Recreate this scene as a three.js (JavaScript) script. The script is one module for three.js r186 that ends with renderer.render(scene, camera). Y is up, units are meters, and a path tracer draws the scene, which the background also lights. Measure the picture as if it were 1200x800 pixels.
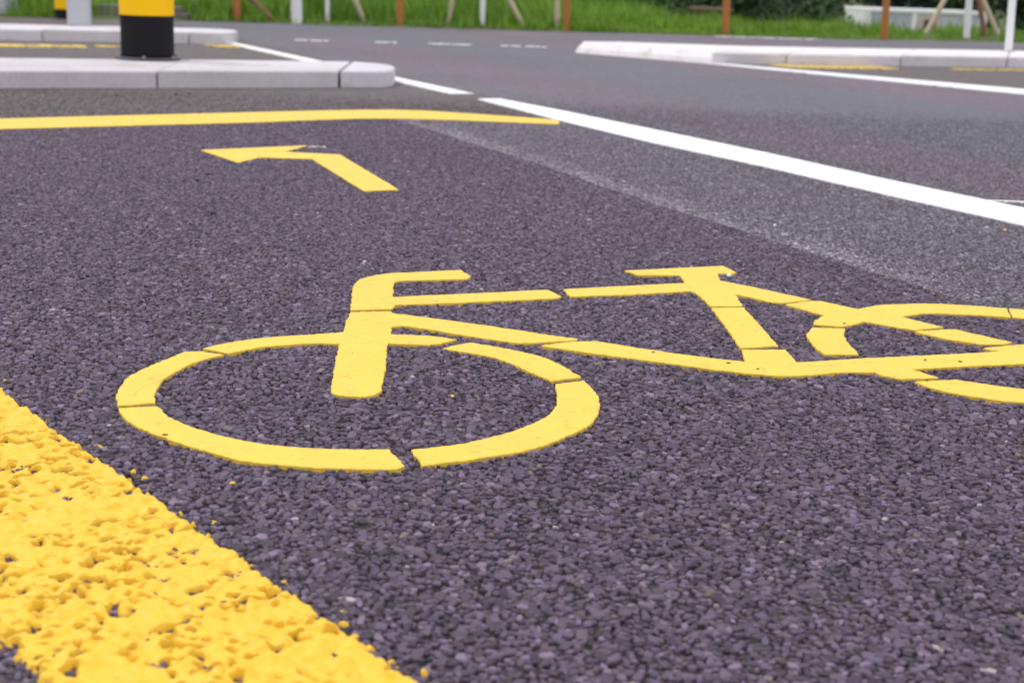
import * as THREE from 'three';
import { mergeGeometries } from 'three/addons/utils/BufferGeometryUtils.js';

// ---------------------------------------------------------------- camera, sky, sun, exposure
const scene = new THREE.Scene();
const D2R = Math.PI / 180;
const camera = new THREE.PerspectiveCamera(26.18, 1024 / 682, 0.05, 900);
camera.filmGauge = 36;
camera.position.set(0, 0.56, 0);
camera.rotation.order = 'YXZ';
camera.rotation.set(-13.888 * D2R, 0, 2.038 * D2R);
camera.focus = 2.15;
camera.userData.fStop = 7.5;
camera.updateMatrixWorld(true);

const renderer = new THREE.WebGLRenderer({ antialias: true });
renderer.setSize(1024, 682);
renderer.toneMapping = THREE.LinearToneMapping;
renderer.toneMappingExposure = 1.0;
renderer.shadowMap.enabled = true;

const SUN = new THREE.Vector3(-0.62, 1.0, -0.28).normalize();
{ // a bright, thinly clouded overcast sky: brighter overhead and around the veiled sun
  const W = 256, H = 128, a = new Float32Array(W * H * 4), d = new THREE.Vector3();
  for (let j = 0; j < H; j++) for (let i = 0; i < W; i++) {
    const el = ((j + 0.5) / H - 0.5) * Math.PI, az = ((i + 0.5) / W) * 2 * Math.PI;
    d.set(Math.cos(el) * Math.cos(az), Math.sin(el), Math.cos(el) * Math.sin(az));
    const up = Math.max(0, d.y), s = Math.max(0, d.dot(SUN));
    const L = d.y < -0.02 ? 0.25 : 0.78 + 0.5 * up + 0.5 * Math.pow(s, 6);
    const k = (j * W + i) * 4;
    a[k] = L * 0.985; a[k + 1] = L * 0.985; a[k + 2] = L * 1.04; a[k + 3] = 1;
  }
  const t = new THREE.DataTexture(a, W, H, THREE.RGBAFormat, THREE.FloatType);
  t.mapping = THREE.EquirectangularReflectionMapping; t.magFilter = THREE.LinearFilter; t.minFilter = THREE.LinearFilter;
  t.wrapS = THREE.RepeatWrapping; t.needsUpdate = true;
  scene.background = t; scene.environment = t;
}
const sun = new THREE.DirectionalLight(new THREE.Color(1, 0.97, 0.93), 1.2);
sun.position.copy(SUN).multiplyScalar(40); sun.target.position.set(0, 0, -8); sun.position.add(sun.target.position);
sun.castShadow = true; sun.shadow.radius = 34; sun.shadow.mapSize.set(2048, 2048);
Object.assign(sun.shadow.camera, { left: -22, right: 22, top: 22, bottom: -22, near: 1, far: 120 });
scene.add(sun, sun.target);

// ---------------------------------------------------------------- helpers
function rng(seed) { let a = seed >>> 0; return () => { a = (a + 0x6D2B79F5) | 0; let t = Math.imul(a ^ (a >>> 15), 1 | a); t = (t + Math.imul(t ^ (t >>> 7), 61 | t)) ^ t; return ((t ^ (t >>> 14)) >>> 0) / 4294967296; }; }
function hash(i, j, s = 0) { let h = Math.imul(i, 374761393) ^ Math.imul(j, 668265263) ^ Math.imul(s, 2147483647 - 19); h = Math.imul(h ^ (h >>> 13), 1274126177); h ^= h >>> 16; return (h >>> 0) / 4294967296; }
function vnoise(x, y, s = 0) {
  const i = Math.floor(x), j = Math.floor(y), f = x - i, g = y - j, u = f * f * (3 - 2 * f), v = g * g * (3 - 2 * g);
  const a = hash(i, j, s), b = hash(i + 1, j, s), c = hash(i, j + 1, s), d = hash(i + 1, j + 1, s);
  return a + (b - a) * u + (c - a) * v + (a - b - c + d) * u * v;
}
const fbm = (x, y, s = 0) => (vnoise(x, y, s) * 4 + vnoise(x * 2.1, y * 2.1, s + 1) * 2 + vnoise(x * 4.3, y * 4.3, s + 2)) / 7;
const clamp = (x, a = 0, b = 1) => Math.min(b, Math.max(a, x));
const sstep = (a, b, x) => { const t = clamp((x - a) / (b - a)); return t * t * (3 - 2 * t); };
const mix3 = (a, b, t) => [a[0] + (b[0] - a[0]) * t, a[1] + (b[1] - a[1]) * t, a[2] + (b[2] - a[2]) * t];
const rgb = (r, g, b) => new THREE.Color().setRGB(r, g, b);
const lin2s = (c) => Math.round(255 * clamp(c <= 0.0031308 ? 12.92 * c : 1.055 * Math.pow(c, 1 / 2.4) - 0.055));
const taken = {};
function numbered(n) { taken[n] = (taken[n] ?? -1) + 1; return taken[n] ? n + '_' + String(taken[n]).padStart(3, '0') : n; }
function shade(o) { o.traverse((m) => { if (m.isMesh) { m.castShadow = true; m.receiveShadow = true; } }); return o; }
function thing(name, label, category, pos = [0, 0, 0], group) {
  const g = new THREE.Group(); g.name = numbered(name); g.position.set(...pos); g.userData = { label, category };
  if (group) g.userData.group = group; scene.add(g); return g;
}
function part(parent, name, geo, mat) { const m = new THREE.Mesh(geo, mat); m.name = name; m.castShadow = m.receiveShadow = true; parent.add(m); return m; }
function solo(name, geo, mat, label, category, group, pos) {
  const m = part(scene, numbered(name), geo, mat); m.userData = { label, category }; if (group) m.userData.group = group; if (pos) m.position.set(...pos); return m;
}
function struct(name, geo, mat) { const m = part(scene, numbered(name), geo, mat); m.userData = { kind: 'structure' }; return m; }
function tex(w, h, fn, srgb = true, repeat) { // fn(i, j) -> [r, g, b] linear
  const a = new Uint8Array(w * h * 4);
  for (let j = 0; j < h; j++) for (let i = 0; i < w; i++) { const c = fn(i, j), k = (j * w + i) * 4; for (let q = 0; q < 3; q++) a[k + q] = srgb ? lin2s(c[q]) : Math.round(255 * clamp(c[q])); a[k + 3] = 255; }
  const t = new THREE.DataTexture(a, w, h, THREE.RGBAFormat); t.magFilter = THREE.LinearFilter; t.minFilter = THREE.LinearMipmapLinearFilter; t.generateMipmaps = true;
  t.wrapS = t.wrapT = THREE.RepeatWrapping; if (srgb) t.colorSpace = THREE.SRGBColorSpace; if (repeat) t.repeat.set(repeat, repeat); t.needsUpdate = true; return t;
}
// a slab from an outline [[x, z], ...] between two heights, with a small bevel
function slab(pts, y0, y1, bevel = 0) {
  const s = new THREE.Shape(pts.map(([x, z]) => new THREE.Vector2(x, -z)));
  const g = new THREE.ExtrudeGeometry(s, { depth: y1 - y0 - bevel, bevelEnabled: bevel > 0, bevelThickness: bevel, bevelSize: bevel, bevelOffset: -bevel, bevelSegments: bevel > 0.004 ? 3 : 1, curveSegments: 8 });
  g.rotateX(-Math.PI / 2); g.translate(0, y0, 0); return g;
}
// walk an outline in small steps and let the edge waver
function ragged(pts, step, amp, seed) {
  const out = [];
  let area = 0; for (let i = 0; i < pts.length; i++) { const a = pts[i], b = pts[(i + 1) % pts.length]; area += a[0] * b[1] - b[0] * a[1]; }
  for (let i = 0; i < pts.length; i++) {
    const a = pts[i], b = pts[(i + 1) % pts.length], L = Math.hypot(b[0] - a[0], b[1] - a[1]); if (L < 1e-4) continue;
    const n = Math.max(1, Math.round(L / step)), nx = (b[1] - a[1]) / L * Math.sign(area), nz = -(b[0] - a[0]) / L * Math.sign(area);
    for (let k = 0; k < n; k++) {
      const t = k / n, x = a[0] + (b[0] - a[0]) * t, z = a[1] + (b[1] - a[1]) * t;
      const w = amp * ((vnoise(x / step * 0.55, z / step * 0.55, seed) - 0.5) * 2 + (vnoise(x * 40, z * 40, seed + 7) - 0.5) * 0.8);
      out.push([x + nx * w, z + nz * w]);
    }
  }
  return out;
}

// ---------------------------------------------------------------- asphalt: which lay lies where
const lineS = (x, z) => (x - (0.83 + 0.43 * (z + 4.9))) * 0.918;         // metres to the right of the broad white line
const seamS = (x, z) => (x - (-0.426 + 0.425 * (z + 5.712))) * 0.92;      // metres to the right of the paving joint
function stopBack(x) { const p = [[-6, -2.6], [-1.88, -5.33], [-1.49, -5.62], [-1.06, -5.94], [-0.68, -6.2], [-0.4, -6.28], [0.16, -6.07], [3, -5]]; for (let i = 1; i < p.length; i++) if (x <= p[i][0]) { const t = (x - p[i - 1][0]) / (p[i][0] - p[i - 1][0]); return p[i - 1][1] + t * (p[i][1] - p[i - 1][1]); } return -5; }
const LAY_A = [0.099, 0.071, 0.106], LAY_B = [0.140, 0.119, 0.150], LAY_C = [0.128, 0.122, 0.146], PINK = [0.152, 0.114, 0.146], DUST = [0.112, 0.091, 0.084], CHALK = [0.25, 0.22, 0.255];
function asphalt(x, z) {
  const wob = (fbm(x * 2.3, z * 2.3, 5) - 0.5) * 0.05, s = lineS(x, z), q = seamS(x, z) + wob;
  let c = LAY_A;
  if (q > 0) {
    c = mix3(LAY_B, PINK, 0.25 * sstep(0.45, 0.7, fbm(x * 3, z * 3, 21)));
    const streak = sstep(0.15, 0.02, q) * (0.3 + 0.9 * fbm(x * 9, z * 5, 31)) * sstep(-2.6, -3.2, z) * sstep(-6.2, -5.6, z);
    c = mix3(c, CHALK, clamp(streak * 0.85));                            // pale fines rubbed into the paving joint
  }
  if (s > 0.02) { // the carriageway, worn in bands along the direction of travel
    const along = x * 0.42 + z * 0.9, band = vnoise(s * 1.9 + 3, along * 0.12, 41) * 0.7 + vnoise(s * 5, along * 0.2, 42) * 0.3;
    c = mix3(LAY_C, PINK, sstep(0.42, 0.66, band));
    if (s < 0.35) c = mix3(LAY_B, c, sstep(0.02, 0.35, s + wob * 3));
  } else if (z < stopBack(x) - 0.02 + wob) c = mix3(LAY_B, DUST, clamp(0.7 + 0.6 * (fbm(x * 2, z * 4, 51) - 0.4)));
  if (z < -9.4 && s > 0) { const p = x - (1.42 - (z + 11.1) * -0.98 * -1); if (p > 0.0 && z > -12.4 - 0.3 * (x - 1.4) && x > 1.4 + (z + 11.05) * 1.0) c = mix3(LAY_B, DUST, 0.8); }
  const k = 0.88 + 0.24 * fbm(x * 1.3, z * 1.3, 61);
  return [c[0] * k, c[1] * k, c[2] * k];
}

// ---------------------------------------------------------------- ground
const EDGE = [[-60, -12], [-12, -14.2], [-4.7, -15.5], [-3.1, -16.2], [-1.8, -16.35], [-0.9, -16.5], [0.85, -17.05], [2.4, -17.4], [3.9, -17.75], [5.3, -18.5], [6.6, -18.9], [14, -21.5], [60, -36]];
function edgeZ(x) { for (let i = 1; i < EDGE.length; i++) if (x <= EDGE[i][0]) { const t = (x - EDGE[i - 1][0]) / (EDGE[i][0] - EDGE[i - 1][0]); return EDGE[i - 1][1] + t * (EDGE[i][1] - EDGE[i - 1][1]); } return -36; }
function terrainY(x, z) {
  const past = edgeZ(clamp(x, -60, 60)) - z;                             // metres behind the road edge
  if (past < 0) return -0.08;
  let y = 0.012 + 0.03 * sstep(0, 1.5, past) + 0.03 * (fbm(x * 0.8, z * 0.8, 71) - 0.5) * sstep(0.3, 2, past);
  const start = 7 - 5.8 * sstep(0.4, 2.2, x);
  y -= 2.4 * sstep(start, start + 12, past);
  const r = Math.hypot(x, z); if (r > 130) y += (r - 130) * 0.2;
  return y;
}
{
  const xs = [], zs = []; // finer near the verge
  for (let i = -70; i <= 70; i++) xs.push(Math.sign(i) * (Math.abs(i) * 0.35 + Math.pow(Math.abs(i) / 70, 4) * 420));
  for (let j = 0; j <= 120; j++) zs.push(j < 80 ? 8 - j * 0.5 : -32 - (j - 80) * 1.2 - Math.pow((j - 80) / 40, 3) * 400);
  const pos = [], col = [], idx = [], n = xs.length;
  for (const z of zs) for (const x of xs) {
    pos.push(x, terrainY(x, z), z);
    const m = fbm(x * 0.6, z * 0.6, 81), c = mix3([0.045, 0.085, 0.02], [0.10, 0.12, 0.04], m); col.push(...c);
  }
  for (let j = 0; j < zs.length - 1; j++) for (let i = 0; i < n - 1; i++) { const a = j * n + i; idx.push(a, a + 1, a + n, a + 1, a + n + 1, a + n); }
  const g = new THREE.BufferGeometry(); g.setAttribute('position', new THREE.Float32BufferAttribute(pos, 3)); g.setAttribute('color', new THREE.Float32BufferAttribute(col, 3)); g.setIndex(idx); g.computeVertexNormals();
  struct('terrain', g, new THREE.MeshStandardMaterial({ vertexColors: true, roughness: 1 }));
}
const ROAD_Y = -0.0025;
const TX0 = -8, TZ0 = -20, TW = 18, TH = 22, TN = 2048;
const BINDER = [0.016, 0.013, 0.012];
const roadMap = tex(TN, TN, (i, j) => {
  const x = TX0 + (i + 0.5) / TN * TW, z = TZ0 + (j + 0.5) / TN * TH; let c = asphalt(x, z);
  if (lineS(x, z) < 0.02 && seamS(x, z) < 0 && z > stopBack(x) + 0.1) c = BINDER;   // the open-textured lane: black mastic between its stones
  const g = hash(i, j, 3), h = vnoise(i * 0.45, j * 0.45, 4);
  let k = 0.46 + 0.52 * g + 0.34 * h; if (g > 0.997) k *= 2.2; if (g < 0.004) k *= 0.4;
  return [c[0] * k, c[1] * k, c[2] * k];
});
roadMap.wrapS = roadMap.wrapT = THREE.MirroredRepeatWrapping;
const grain = tex(512, 512, (i, j) => { const v = 0.5 * hash(i >> 1, j >> 1, 9) + 0.5 * vnoise(i * 0.28, j * 0.28, 10); return [v, v, v]; }, false);
{
  const pts = [[60, 8], [-60, 8], ...EDGE];
  const g = new THREE.ShapeGeometry(new THREE.Shape(pts.map(([x, z]) => new THREE.Vector2(x, -z)))); g.rotateX(-Math.PI / 2); g.translate(0, ROAD_Y, 0);
  const p = g.attributes.position, uv = g.attributes.uv;
  for (let i = 0; i < p.count; i++) uv.setXY(i, (p.getX(i) - TX0) / TW, (p.getZ(i) - TZ0) / TH);
  grain.repeat.set(TW / 1.2, TH / 1.2);
  const road = struct('road', g, new THREE.MeshPhysicalMaterial({ specularIntensity: 0.7, map: roadMap, bumpMap: grain, bumpScale: 0.006, roughness: 0.62 }));

  // aggregate standing out of the binder: real stones, close to the bicycle lane
  const R = rng(11), M = new THREE.Matrix4(), Q = new THREE.Quaternion(), E = new THREE.Euler(), P = new THREE.Vector3(), S = new THREE.Vector3();
  const kinds = [0, 1, 2, 3].map((v) => { // crushed stone rolled flat: an irregular, chamfered block with a nearly level top
    const r2 = rng(100 + v * 7), n = 6 + (v % 2), rad = Array.from({ length: n }, () => 0.74 + 0.42 * r2()), ph = Array.from({ length: n }, (_, i) => (i + (r2() - 0.5) * 0.55) / n * 6.2832);
    const ring = (k, y, w) => ph.map((t, i) => [Math.cos(t) * rad[i] * k, y + (r2() - 0.5) * w, Math.sin(t) * rad[i] * k]);
    const A = ring(1.0, -1.1, 0), B = ring(1.04, 0.5, 0.3), C = ring(0.84, 0.92, 0.22), top = [(r2() - 0.5) * 0.3, 1.0, (r2() - 0.5) * 0.3], pos = [];
    for (let i = 0; i < n; i++) { const j = (i + 1) % n; for (const t of [[A[i], B[i], A[j]], [A[j], B[i], B[j]], [B[i], C[i], B[j]], [B[j], C[i], C[j]], [C[i], top, C[j]]]) for (const p of t) pos.push(...p); }
    const q = new THREE.BufferGeometry(); q.setAttribute('position', new THREE.Float32BufferAttribute(pos, 3)); q.computeVertexNormals(); return { geo: q, mat: [], col: [] };
  });
  const SP = 0.0063;
  for (let z = -0.62; z > -8.0; z -= SP) {
    const seen = -z * 0.355 + 0.22, half = seen + 1.0, keep = sstep(-8.0, -5.7, z);
    for (let x = -half; x < half; x += SP) {
      const u = R(), jx = (R() - 0.5) * SP * 0.9, jz = (R() - 0.5) * SP * 0.9, h1 = R(), h2 = R(), h3 = R(), h4 = R(), h5 = R(), h6 = R(), h7 = R();
      const wide = Math.abs(x) > seen; if (u > keep * (wide ? 0.5 : 0.94)) continue;                                     // here and there a stone is missing
      const px = x + jx, pz = z + jz, fine = seamS(px, pz) > 0 ? 0.72 : 1;
      const r = (0.0030 + 0.0026 * h1 * h1 + (h1 > 0.95 ? 0.0012 : 0)) * (0.5 + 0.5 * fine) * (wide ? 1.38 : 1);
      const c = asphalt(px, pz); let k = 0.42 + 1.05 * h2 + (h2 > 0.94 ? 0.6 : 0); 
      const warm = (h7 - 0.5) * 0.3; let t = [c[0] * k * (1 + warm * 0.3), c[1] * k * (1 + warm * 0.3), c[2] * k * (1 - warm * 0.5)];
      if (h3 > 0.9986) t = [0.36, 0.34, 0.34]; else if (h3 > 0.988) t = [0.13 * k, 0.104 * k, 0.092 * k];
      const sy = 0.0030, lift = (h4 * h4 * -0.0042 + 0.0013) * (0.4 + 0.6 * fine) - sy - 0.0048 * (1 - keep);
      E.set((h5 - 0.5) * 0.75, h6 * 6.28, (h7 - 0.5) * 0.75); Q.setFromEuler(E);
      P.set(px, lift, pz); S.set(r * (1 + 0.55 * h5), sy, r); M.compose(P, Q, S);
      const d = kinds[(h6 * 97 | 0) % 4]; for (let q = 0; q < 16; q++) d.mat.push(M.elements[q]); d.col.push(t[0], t[1], t[2]);
    }
  }
  const stone = new THREE.MeshPhysicalMaterial({ color: 0xffffff, roughness: 0.55, specularIntensity: 0.6, flatShading: true });
  for (const d of kinds) {
    const n = d.col.length / 3, im = new THREE.InstancedMesh(d.geo, stone, n);
    im.instanceMatrix.array.set(d.mat); im.instanceColor = new THREE.InstancedBufferAttribute(new Float32Array(d.col), 3);
    im.name = 'aggregate'; im.castShadow = im.receiveShadow = true; im.userData = { kind: 'stuff' }; road.add(im);
  }
}

// ---------------------------------------------------------------- paint
const paintBump = tex(512, 512, (i, j) => { const v = 0.45 * vnoise(i / 512 * 40, j / 512 * 40, 12) + 0.35 * vnoise(i / 512 * 110, j / 512 * 110, 13) + 0.2 * hash(i >> 1, j >> 1, 14); return [v, v, v]; }, false, 1 / 0.4);
const paintTone = (base, s) => tex(1024, 1024, (i, j) => {
  const a = fbm(i / 1024 * 14, j / 1024 * 14, s), b = vnoise(i / 1024 * 150, j / 1024 * 150, s + 5), g = hash(i, j, s + 6);
  let k = 0.90 + 0.10 * a + 0.08 * b + 0.03 * g; const dirt = sstep(0.80, 0.9, vnoise(i / 1024 * 90, j / 1024 * 90, s + 8)) * 0.25;
  return [base[0] * k * (1 - dirt * 0.4), base[1] * k * (1 - dirt * 0.6), base[2] * k * (1 - dirt * 0.2)];
}, true, 1 / 1.1);
const yellowSheet = new THREE.MeshStandardMaterial({ map: paintTone([0.80, 0.545, 0.062], 201), bumpMap: paintBump, bumpScale: 0.0012, roughness: 0.55 });
const yellowFar = yellowSheet;
const yellowBandMat = new THREE.MeshStandardMaterial({ color: rgb(0.82, 0.50, 0.025), roughness: 0.5 });
const whiteLineMat = new THREE.MeshStandardMaterial({ map: paintTone([0.80, 0.80, 0.81], 261), bumpMap: paintBump, bumpScale: 0.0015, roughness: 0.6 });
const wornTex = (paint, s, bare) => tex(512, 512, (i, j) => { const m = sstep(bare, bare + 0.12, 0.6 * fbm(i / 512 * 26, j / 512 * 26, s) + 0.4 * vnoise(i / 512 * 90, j / 512 * 90, s + 3)), k = 0.85 + 0.3 * hash(i, j, s + 4); return mix3([0.11 * k, 0.092 * k, 0.092 * k], paint, m); });
const fadedWhite = new THREE.MeshStandardMaterial({ map: wornTex([0.80, 0.80, 0.81], 281, 0.36), roughness: 0.75 });
const wornYellow = new THREE.MeshStandardMaterial({ map: wornTex([0.80, 0.545, 0.062], 285, 0.40), roughness: 0.7 });
const wornWhite = new THREE.MeshStandardMaterial({ map: wornTex([0.80, 0.80, 0.81], 291, 0.2), roughness: 0.65 });
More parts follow.
